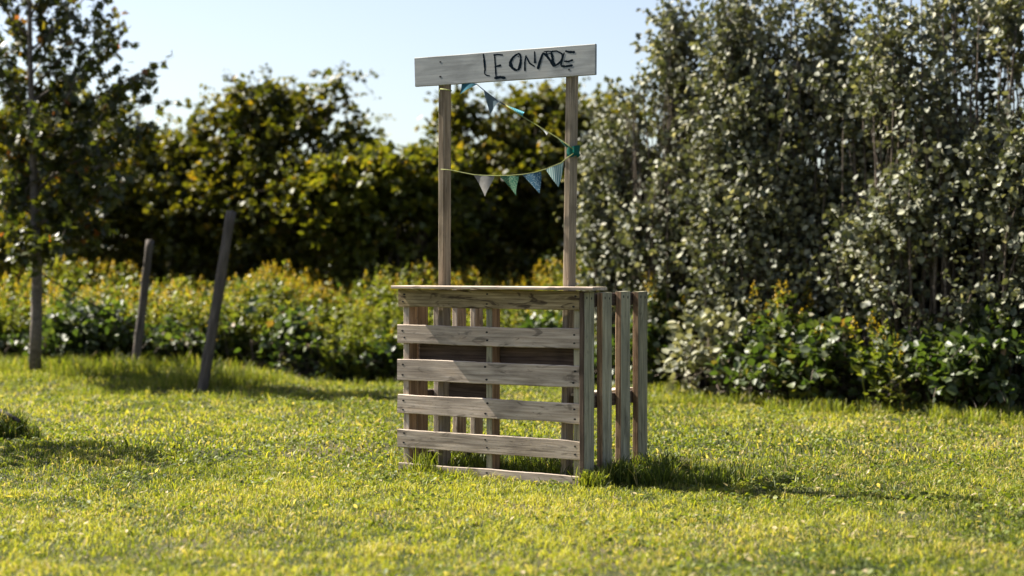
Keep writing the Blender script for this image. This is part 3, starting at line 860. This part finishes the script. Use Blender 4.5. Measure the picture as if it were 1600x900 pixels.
# ------------------------------------------------------------------ goldenrod meadow: stems nobody could count
def meadow(name, label, xr, yr, n, topf, seed, flower=.35, frac_leaf=34, ff=None):
    rs = np.random.RandomState(seed)
    x = rs.uniform(*xr, n); y = rs.uniform(*yr, n)
    if n > 1000: y = np.where((x < -1.9) & (y < 17.9), y + 1.2, y)
    z0 = hgt(x, y)
    hh = topf(x, y) * rs.uniform(.72, 1.08, n) * (.78 + .42 * vnoise(x * 1.5, y * 1.1, 2))
    lean = rs.randn(n, 2) * .09
    # leaves
    idx = np.repeat(np.arange(n), frac_leaf); m = len(idx)
    t = rs.uniform(.12, .97, m)
    P = np.stack([x[idx] + lean[idx, 0] * t * hh[idx], y[idx] + lean[idx, 1] * t * hh[idx], z0[idx] + hh[idx] * t], 1)
    A = unit(np.concatenate([rs.randn(m, 2), rs.uniform(.1, 1.0, (m, 1))], 1))
    N = unit(np.array([0, 0, 1.]) + rs.randn(m, 3) * .5)
    broad = (rs.rand(n) < np.clip((vnoise(x * 1.9, y * 1.9, 0) - .3) * 1.6, 0, .8))[idx]
    Ln = rs.uniform(.06, .11, m) * (1.15 - t * .5) * np.where(broad, 1.05, 1)
    V1, F1, k1 = leaf_quads(P, A, N, Ln, Ln * np.where(broad, .36, .16), shape='oval')
    t1 = np.repeat(np.clip(np.where(broad, .2, .32) + rs.randn(m) * .1 + (rs.rand(n)[idx] - .5) * .25, 0, .62), k1)
    # stems: thin 3-quad ribbons crossed
    Vs, Fs = [], []
    b = np.stack([x, y, z0], 1); tp = np.stack([x + lean[:, 0] * hh, y + lean[:, 1] * hh, z0 + hh], 1)
    w = .0025
    for ax_ in (np.array([w, 0, 0]), np.array([0, w, 0])):
        Vs.append(np.stack([b - ax_, b + ax_, tp + ax_ * .5, tp - ax_ * .5], 1).reshape(-1, 3))
    V2 = np.concatenate(Vs); F2 = (np.arange(2 * n)[:, None] * 4 + np.array([[0, 1, 2, 3]]))
    t2 = np.full(len(V2), .2)
    # plumes
    fl = rs.rand(n) < (flower if ff is None else ff(x, y))
    fi = np.where(fl)[0]
    kk = 46
    id2 = np.repeat(fi, kk); m2 = len(id2)
    u = rs.rand(m2) ** .8; ang = rs.choice(5, m2) * 1.26 + rs.randn(m2) * .25 + id2
    rad = (1 - u) * .085 * rs.uniform(.5, 1.1, m2)
    P2 = np.stack([tp[id2, 0] + np.cos(ang) * rad, tp[id2, 1] + np.sin(ang) * rad, tp[id2, 2] - .14 + .17 * u - rad * .15], 1)
    A2 = unit(rs.randn(m2, 3)); N2 = unit(rs.randn(m2, 3))
    L2 = rs.uniform(.008, .017, m2)
    V3, F3, k3 = leaf_quads(P2, A2, N2, L2, L2 * .5, shape='oval')
    t3 = np.repeat(np.clip(.9 + rs.randn(m2) * .06, .78, 1), k3)
    V = np.concatenate([V1, V2, V3]); Fa = np.concatenate([F1, F2 + len(V1), F3 + len(V1) + len(V2)])
    T = np.concatenate([t1, t2, t3])
    o = fast_mesh(name, V, Fa, GOLD, None, T)
    tag(o, label, 'plants', kind='stuff')
    return o
GOLD = leafmat('goldenrod_plant', [(0, (.04, .06, .012)), (.35, (.14, .15, .024)), (.62, (.29, .26, .045)), (.75, (.30, .22, .02)), (1, (.45, .29, .02))],
               (1.9, 2.0, .8), tfac=.35, rough=.5, spec=.35)
def top_left(x, y): return .50 + .28 * smooth(17.5, 18.2, y) + .34 * smooth(18, 19.8, y) - .10 * smooth(-1.5, -2.6, x)
meadow('goldenrod_meadow', 'yellow flowering goldenrod and tall green weeds behind the lawn, left of the thicket', (-7.2, 2.4), (17.45, 20.4), 4300, top_left, 5,
       ff=lambda x, y: .09 + .50 * (vnoise(x * 1.3, y * 1.3, 3) > .45) * smooth(18, 19, y))
# goldenrods growing out of the right thicket
def top_r(x, y): return 1.0 + .1 * np.sin(x * 5)
GRP_G = 'goldenrod clumps growing at the foot of the thicket'
for (px, py, d, n_, lab, sd) in [(1215, 455, 14.95, 13, 'tall goldenrod clump with orange yellow plumes left of the thicket centre', 1), (1372, 474, 13.95, 7, 'smaller goldenrod clump with yellow plumes right of the thicket centre', 2), (1275, 520, 14.5, 7, 'low goldenrod clump between the two taller ones', 3),
                                 (1040, 466, 16.4, 22, 'goldenrod clump just right of the stand in front of the thicket', 4)]:
    o = meadow('goldenrod_clump', lab, (X(px, d) - .28, X(px, d) + .28), (d - .12, d + .18), n_, lambda x, y: np.full_like(x, ZT(py, d) * 1.05), 300 + sd, flower=.7, frac_leaf=22)
    tag(o, lab, 'goldenrod', GRP_G, 'thing')

# ------------------------------------------------------------------ slender maple on the left, with real limbs
def sapling():
    rs = np.random.RandomState(44)
    d = 16.9
    bx = X(56, d); bz = float(hgt(bx, d))
    root = empty('maple_tree', (bx, d, bz))
    tag(root, 'slender young maple with a thin straight trunk and open crown at the left edge', 'tree')
    G = Geo(); O = Vector((bx, d, bz))
    trunk_px = [(54, 582), (57, 500), (58, 420), (54, 330), (50, 200), (47, 90), (46, 0), (48, -90), (50, -150)]
    pts = [at(a, b, d) for a, b in trunk_px]; pts[0].z = bz - .06
    rad = [.062, .056, .050, .042, .034, .026, .020, .012, .006]
    G.tube([p - O for p in pts], rad, 10)
    P, D, TL = [], [], []
    def limb(p0, p1, r0, sag=.0):
        p0, p1 = Vector(p0), Vector(p1)
        ax_ = p1 - p0
        q = [p0, p0 + ax_ * .33 + Vector((0, 0, sag)), p0 + ax_ * .66 + Vector((0, 0, sag * 1.1)), p1]
        q = [a + Vector(rs.randn(3) * .015) if 0 < i < 3 else a for i, a in enumerate(q)]
        G.tube([a - O for a in q], [r0, r0 * .75, r0 * .5, r0 * .25], 5)
        return q
    def tr(py):
        ys = [b for a, b in trunk_px]
        for i in range(len(ys) - 1):
            if ys[i] >= py >= ys[i + 1]:
                t = (ys[i] - py) / (ys[i] - ys[i + 1]); return pts[i].lerp(pts[i + 1], t)
        return pts[-1]
    limbs = [(400, 120, 330), (390, -10, 330), (360, 175, 235), (340, -40, 250), (310, 150, 165), (300, 0, 190), (290, 205, 130), (270, 230, 205), (260, -60, 130), (240, 175, 60), (230, 120, 120),
             (200, 235, 105), (190, 10, 70), (175, -50, 50), (160, 205, 40), (140, 160, 10), (120, 120, -20), (100, 0, -20), (80, 165, -40), (60, -40, -60), (30, 110, -110), (10, 10, -110), (-30, 90, -160), (-60, 20, -170), (380, 95, 380), (350, 30, 400), (370, 10, 370), (330, 210, 215), (300, 240, 150), (350, 185, 290), (375, 150, 345), (345, 120, 300), (320, 60, 330), (225, 60, 200), (150, 100, 150), (280, 20, 300), (330, 190, 290), (250, 90, 190), (290, 60, 240)]
    for (py, ex, ey) in limbs:
        p0 = tr(py); e = at(ex, ey, d + rs.uniform(-.75, .75))
        q = limb(p0, e, .014, -.03)
        for s_ in range(rs.randint(17, 24)):
            t = rs.uniform(.10, 1.0)
            k = min(2, int(t * 3)); f = t * 3 - k
            p = q[k].lerp(q[k + 1], f)
            dd = unit(np.array(e - p0) / (e - p0).length * .7 + rs.randn(3) * .55 + np.array([0, 0, .25]))
            ln = rs.uniform(.12, .34)
            P.append(np.array(p)); D.append(dd); TL.append(ln)
            G.tube([p - O, p - O + Vector(dd) * ln * .6, p - O + Vector(dd) * ln + Vector((0, 0, -.01))], [.0035, .0025, .0012], 3, cap=False)
    P, D, TL = np.array(P), np.array(D), np.array(TL)
    G.build('trunk', PALEBARK, root)
    idx = np.repeat(np.arange(len(P)), 8); m = len(idx)
    t = rs.rand(m) ** .7
    Q = P[idx] + D[idx] * (TL[idx] * t)[:, None] + rs.randn(m, 3) * .025
    A = unit(D[idx] * .4 + rs.randn(m, 3) * .6 + np.array([0, 0, -.5]))
    N = unit(rs.randn(m, 3) * .8 + np.array([0, 0, .8]))
    Ln = rs.uniform(.06, .105, m)
    V, info, k = leaf_quads(Q - np.array(O), A, N, Ln, Ln * .5, shape='lobed')
    ti = np.clip(.45 + rs.randn(m) * .22 + (rs.rand(len(P))[idx] - .5) * .3, 0, 1)
    lobed_mesh('crown', V, info, MAPLE, root, np.repeat(ti, k))
    return root
sapling()

# ------------------------------------------------------------------ leaning posts, wires
GRP_P = 'old leaning fence posts by the meadow'
def stake(base_px, top_px, d, r, label, seed, knot=None):
    rs = np.random.RandomState(seed)
    b = at(*base_px, d); tpt = at(*top_px, d + .05)
    gz = float(hgt(b.x, b.y))
    ax_ = (tpt - b)
    b = b + ax_ * ((gz - .12 - b.z) / ax_.z)
    root_loc = (b.x, b.y, gz)
    L = (tpt - b).length
    G = Geo()
    n_ = 18
    vs, fs = [], []
    K = 14
    for i in range(n_ + 1):
        t = i / n_
        rr = r * (1.06 - .16 * t) * (1 + .03 * math.sin(t * 17 + seed))
        if knot and abs(t - knot) < .04: rr *= 1.12
        for j in range(K):
            a = 2 * math.pi * j / K
            k2 = rr * (1 + .05 * math.sin(3 * a + seed) + .03 * rs.randn())
            vs.append((t * L, math.cos(a) * k2 + .010 * math.sin(t * 5), math.sin(a) * k2))
    for i in range(n_):
        for j in range(K):
            q = i * K + j; q1 = i * K + (j + 1) % K
            fs.append((q, q1, q1 + K, q + K))
    fs.append(tuple(range(K))[::-1]); 
    top = [n_ * K + j for j in range(K)]
    vs.append((L + .006, 0, 0)); c = len(vs) - 1
    for j in range(K): fs.append((top[j], top[(j + 1) % K], c))
    ax_.normalize(); s_ = Vector((0, 1, 0)); s_ = (s_ - ax_ * s_.dot(ax_)).normalized()
    M = Matrix((ax_, s_, ax_.cross(s_))).transposed().to_4x4(); M.translation = b
    o = mesh_obj('fence_post', vs, fs, W_FENCE, None, smooth_=True, M=M)
    tag(o, label, 'post', GRP_P)
    return o
stake((316, 613), (362, 330), 15.9, .050, 'taller dark wooden post leaning right, nearer of the two', 3)
stake((211, 578), (235, 375), 17.3, .043, 'shorter grey wooden post with a dark knot, standing beside the maple', 8, knot=.33)
WIRE = plain('dark_guy_wire', (.03, .028, .025), .6)
def wire(pts, d0, d1, r, label):
    n_ = len(pts)
    P = [at(a, b, d0 + (d1 - d0) * i / (n_ - 1)) for i, (a, b) in enumerate(pts)]
    G = Geo(); G.tube([p - P[0] for p in P], r, 6)
    o = G.build('guy_wire', WIRE); o.location = P[0]
    tag(o, label, 'wire', 'guy wires between the maple and the leaning post')
wire([(60, 424), (83, 440), (110, 456), (140, 473), (174, 491), (212, 512)], 16.9, 17.25, .0085, 'upper thicker dark guy wire slanting from the maple trunk down to the post')
wire([(60, 452), (75, 460), (97, 473), (124, 487), (152, 498), (213, 522)], 16.9, 17.25, .0045, 'lower thinner guy wire slanting from the maple trunk to the post')

# pale fallen branch at the lower left, half hidden in a dark grass clump
def branch():
    p = [at(-60, 622, 11.9), at(-20, 634, 11.8), at(8, 646, 11.7), at(31, 658, 11.6)]
    G = Geo(); G.tube([q - p[0] for q in p], [.022, .020, .017, .012], 8)
    o = G.build('fallen_branch', W_FENCE); o.location = p[0]
    tag(o, 'short grey fallen branch sticking out of the dark grass clump at the lower left edge', 'branch')
branch()

# ------------------------------------------------------------------ grass
GRASS = leafmat('lawn_grass', [(0, (.024, .042, .008)), (.33, (.122, .152, .022)), (.62, (.30, .295, .052)), (.78, (.32, .26, .09)), (1, (.42, .34, .21))],
                (1.9, 1.9, .6), tfac=.36, rough=.55, spec=.25)
def blades(x, y, hgt_, wid, rs, tint, lean=.5, curve=.6):
    n = len(x)
    z = hgt(x, y)
    ang = rs.uniform(0, 2 * np.pi, n)
    d = np.stack([np.cos(ang), np.sin(ang), np.zeros(n)], 1)
    face = rs.uniform(0, 2 * np.pi, n)
    s = np.stack([np.cos(face), np.sin(face), np.zeros(n)], 1) * wid[:, None]
    P = np.stack([x, y, z - .004], 1)
    ln = np.abs(rs.randn(n)) * lean
    up = np.array([0, 0, 1.])
    m1 = P + (up * .55 + d * (ln * .30)[:, None]) * hgt_[:, None]
    m2 = P + (up * .84 + d * (ln * .75)[:, None]) * hgt_[:, None]
    tp = P + (up * 1.0 * (1 - .25 * np.minimum(ln, 2))[:, None] + d * (ln * 1.25)[:, None]) * hgt_[:, None]
    V = np.stack([P - s, P + s, m1 - s * .9, m1 + s * .9, m2 + s * .6, m2 - s * .6, tp], 1)
    # third face is a tip: quad m2-, m2+, tip, with the tip split a hair apart
    V = np.concatenate([V, (tp + s * .08)[:, None, :]], 1)
    V = V.reshape(-1, 3)
    b = np.arange(n)[:, None] * 8
    Fc = np.concatenate([b + np.array([[0, 1, 3, 2]]), b + np.array([[2, 3, 4, 5]]), b + np.array([[5, 4, 7, 6]])])
    return V, Fc, np.repeat(tint, 8)

def lawn_part(seed, n, yr, hscale=1.0, wscale=1.0):
    rs = np.random.RandomState(seed)
    y = np.sqrt(rs.uniform(yr[0] ** 2, yr[1] ** 2, n))
    x = rs.uniform(-1, 1, n) * (y * .335 + 1.1)
    # tufts: pull the blades towards nearby centres
    cx, cy = np.round(x * 22 + vnoise(x * 9, y * 9, 1) * 2) / 22, np.round(y * 22 + vnoise(x * 9 + 5, y * 9, 2) * 2) / 22
    k = rs.rand(n) * .7
    x = x + (cx - x) * k; y = y + (cy - y) * k
    patch = vnoise(x * .9, y * .9, 0); fine = vnoise(x * 5, y * 5, 1); tuft = vnoise(x * 17, y * 17, 2)
    h = (.010 + .020 * fine * tuft + .024 * tuft) * hscale * rs.uniform(.5, 1.25, n)
    h *= 1 + .9 * (rs.rand(n) > .985)
    dry = np.clip((vnoise(x * 2.1 + 3, y * 2.1, 3) - .45) * 2.2, 0, 1) * .22 + .12 * smooth(.5, 4, x)
    t = .335 + .34 * (fine - .5) + .34 * (patch - .5) + .42 * (tuft - .5) + rs.randn(n) * .17
    t = np.clip(t, 0, .66)
    isdry = rs.rand(n) < (.05 + dry)
    t = np.where(isdry, rs.uniform(.74, 1, n), t)
    w = rs.uniform(.0014, .0034, n) * wscale
    bare = vnoise(x * 3.3, y * 3.3, 2) * vnoise(x * 8, y * 8, 3)
    keep = rs.rand(n) > smooth(.5, .75, bare) * .75
    # inside the pallets' boards nothing grows through
    return [q[keep] for q in (x, y, h, w, t)], rs

parts = []
(a_, rs) = lawn_part(1, 222000, (6.0, 10.5)); parts.append(blades(*a_[:3], a_[3], rs, a_[4], lean=.75))
(a_, rs) = lawn_part(2, 168000, (10.5, 19.0), 1.1, 2.0); parts.append(blades(*a_[:3], a_[3], rs, a_[4], lean=.7))
V = np.concatenate([p[0] for p in parts]); off = np.cumsum([0] + [len(p[0]) for p in parts[:-1]])
Fa = np.concatenate([p[1] + o_ for p, o_ in zip(parts, off)]); T = np.concatenate([p[2] for p in parts])
go = fast_mesh('lawn_grass', V, Fa, GRASS, None, T)
tag(go, 'short mown yellow green lawn grass', 'grass', kind='stuff')

def tall_patch(specs, seed, name, label):
    rs = np.random.RandomState(seed)
    X_, Y_, H_, W_, T_ = [], [], [], [], []
    for (cx, cy, sx, sy, n, h0, h1, rot, tb) in specs:
        u, v = rs.uniform(-1, 1, n) * sx, rs.uniform(-1, 1, n) * sy
        x = cx + u * math.cos(rot) - v * math.sin(rot); y = cy + u * math.sin(rot) + v * math.cos(rot)
        X_.append(x); Y_.append(y)
        H_.append(rs.uniform(h0, h1, n) * (.55 + .8 * vnoise(x * 7, y * 7, 1)))
        W_.append(rs.uniform(.002, .0036, n)); t = np.clip(tb + rs.randn(n) * .12, 0, .66)
        T_.append(np.where(rs.rand(n) < .06, .85, t))
    V, Fc, T = blades(*[np.concatenate(q) for q in (X_, Y_, H_)], np.concatenate(W_), rs, np.concatenate(T_), lean=.5)
    o = fast_mesh(name, V, Fc, GRASS, None, T)
    tag(o, label, 'grass', kind='stuff')
def sp(x, y):                                    # stand-local to world
    p = P_L + LX * x + LY * y
    return p.x, p.y
S_ = []
for (x, y, sx, sy, n, h0, h1, tb) in [
        (.20, -.045, .13, .04, 170, .04, .10, .38), (.18, -.03, .05, .03, 60, .10, .22, .33), (.42, -.06, .16, .04, 160, .03, .08, .38), (.35, .10, .3, .05, 300, .04, .08, .28),
        (.85, .30, .40, .22, 1500, .06, .13, .22), (.35, .32, .32, .22, 900, .05, .12, .24), (1.33, -.01, .06, .06, 260, .06, .15, .33), (1.30, .36, .06, .40, 900, .05, .13, .25),
        (1.48, .42, .16, .30, 1500, .06, .17, .18), (1.75, .45, .22, .22, 1200, .05, .12, .2), (1.27, -.03, .05, .03, 60, .06, .15, .40), (.0, .45, .05, .45, 400, .05, .11, .33)]:
    c = sp(x, y)
    S_.append((c[0], c[1], sx, sy, n, h0, h1, -TH, tb))
tall_patch(S_, 9, 'tall_grass', 'longer uncut grass round the foot of the stand')
S_ = []
for px, py, hw, n in [(60, 590, 90, 2600), (160, 600, 80, 2600), (250, 592, 90, 2600), (330, 606, 80, 1900), (395, 606, 40, 500), (20, 596, 60, 1500)]:
    d = (HC - .1) / ((py - 414) / F)
    S_.append((X(px, d), d + .15, hw / F * d, .6, n // 2, .03, .09, 0, .36)); S_.append((X(px, d + .9), d + 1.0, hw / F * d, .35, n // 2, .08, .2, 0, .34))
tall_patch(S_, 10, 'rough_grass', 'rough uncut grass on the low bank round the leaning posts')
S_ = []
for px, py, hw, n in [(1150, 632, 200, 1700), (1400, 645, 200, 1900), (1560, 655, 100, 1100), (1020, 618, 60, 500), (1620, 660, 100, 700), (520, 607, 160, 500), (760, 606, 130, 400)]:
    d = HC / ((py - 414) / F)
    S_.append((X(px, d), d + .1, hw / F * d, .16, n, .05, .13, 0, .36))
tall_patch(S_, 12, 'verge_grass', 'unmown verge of grass where the lawn meets the bushes')
c = at(-12, 676, 11.7)
tall_patch([(c.x, c.y, .20, .16, 1500, .12, .24, 0, .06), (c.x + .16, c.y, .16, .14, 500, .06, .12, 0, .15)], 13, 'grass_clump', 'dark clump of long grass at the lower left edge of the lawn')

# clover, plantain and dead leaves scattered in the turf
def litter(name, label, n, seed, size, wid, mat, tint, yr=(6.2, 16.5), clump=None, flat=.35, lift=.012):
    rs = np.random.RandomState(seed)
    y = np.sqrt(rs.uniform(yr[0] ** 2, yr[1] ** 2, n)); x = rs.uniform(-1, 1, n) * (y * .33 + .4)
    if clump:
        q = vnoise(x * clump, y * clump, 1) * vnoise(x * clump * 2.7, y * clump * 2.7, 2)
        k = q > .34; x, y = x[k], y[k]
    n = len(x)
    P = np.stack([x, y, hgt(x, y) + rs.uniform(.3, 1.6, n) * lift], 1)
    A = unit(np.concatenate([rs.randn(n, 2), rs.uniform(0, .7, (n, 1))], 1))
    N = unit(np.array([0, 0, 1.]) + rs.randn(n, 3) * flat)
    L = rs.uniform(*size, n)
    V, Fc, k = leaf_quads(P, A, N, L, L * wid)
    t = np.repeat(np.clip(rs.uniform(*tint, n), 0, 1), k)
    o = fast_mesh(name, V, Fc, mat, None, t); tag(o, label, 'plants', kind='stuff')
litter('clover', 'clover and broad leaved weeds growing low in the lawn', 60000, 51, (.012, .032), .45, GRASS, (.10, .42), clump=1.6, lift=.02)
litter('dead_leaves', 'small dry leaves and straw lying in the lawn', 2600, 52, (.012, .040), .25, GRASS, (.74, 1.0), lift=.02)

# a young tree just outside the left edge whose light shade lies across the lawn
shrub('young_tree', 'young tree just beyond the left edge of the photo, shading the lawn', 'tree', (-5.75, 12.0),
      [(-5.75, 12.0, 3.1, .75, .55, .75), (-5.6, 11.95, 2.5, .6, .45, .5)], 190, 8, .08, .42, HEDGE, 77, None, nstem=6, stem_r=.03, trunkname='trunk', oneroot=True, twigs=30)
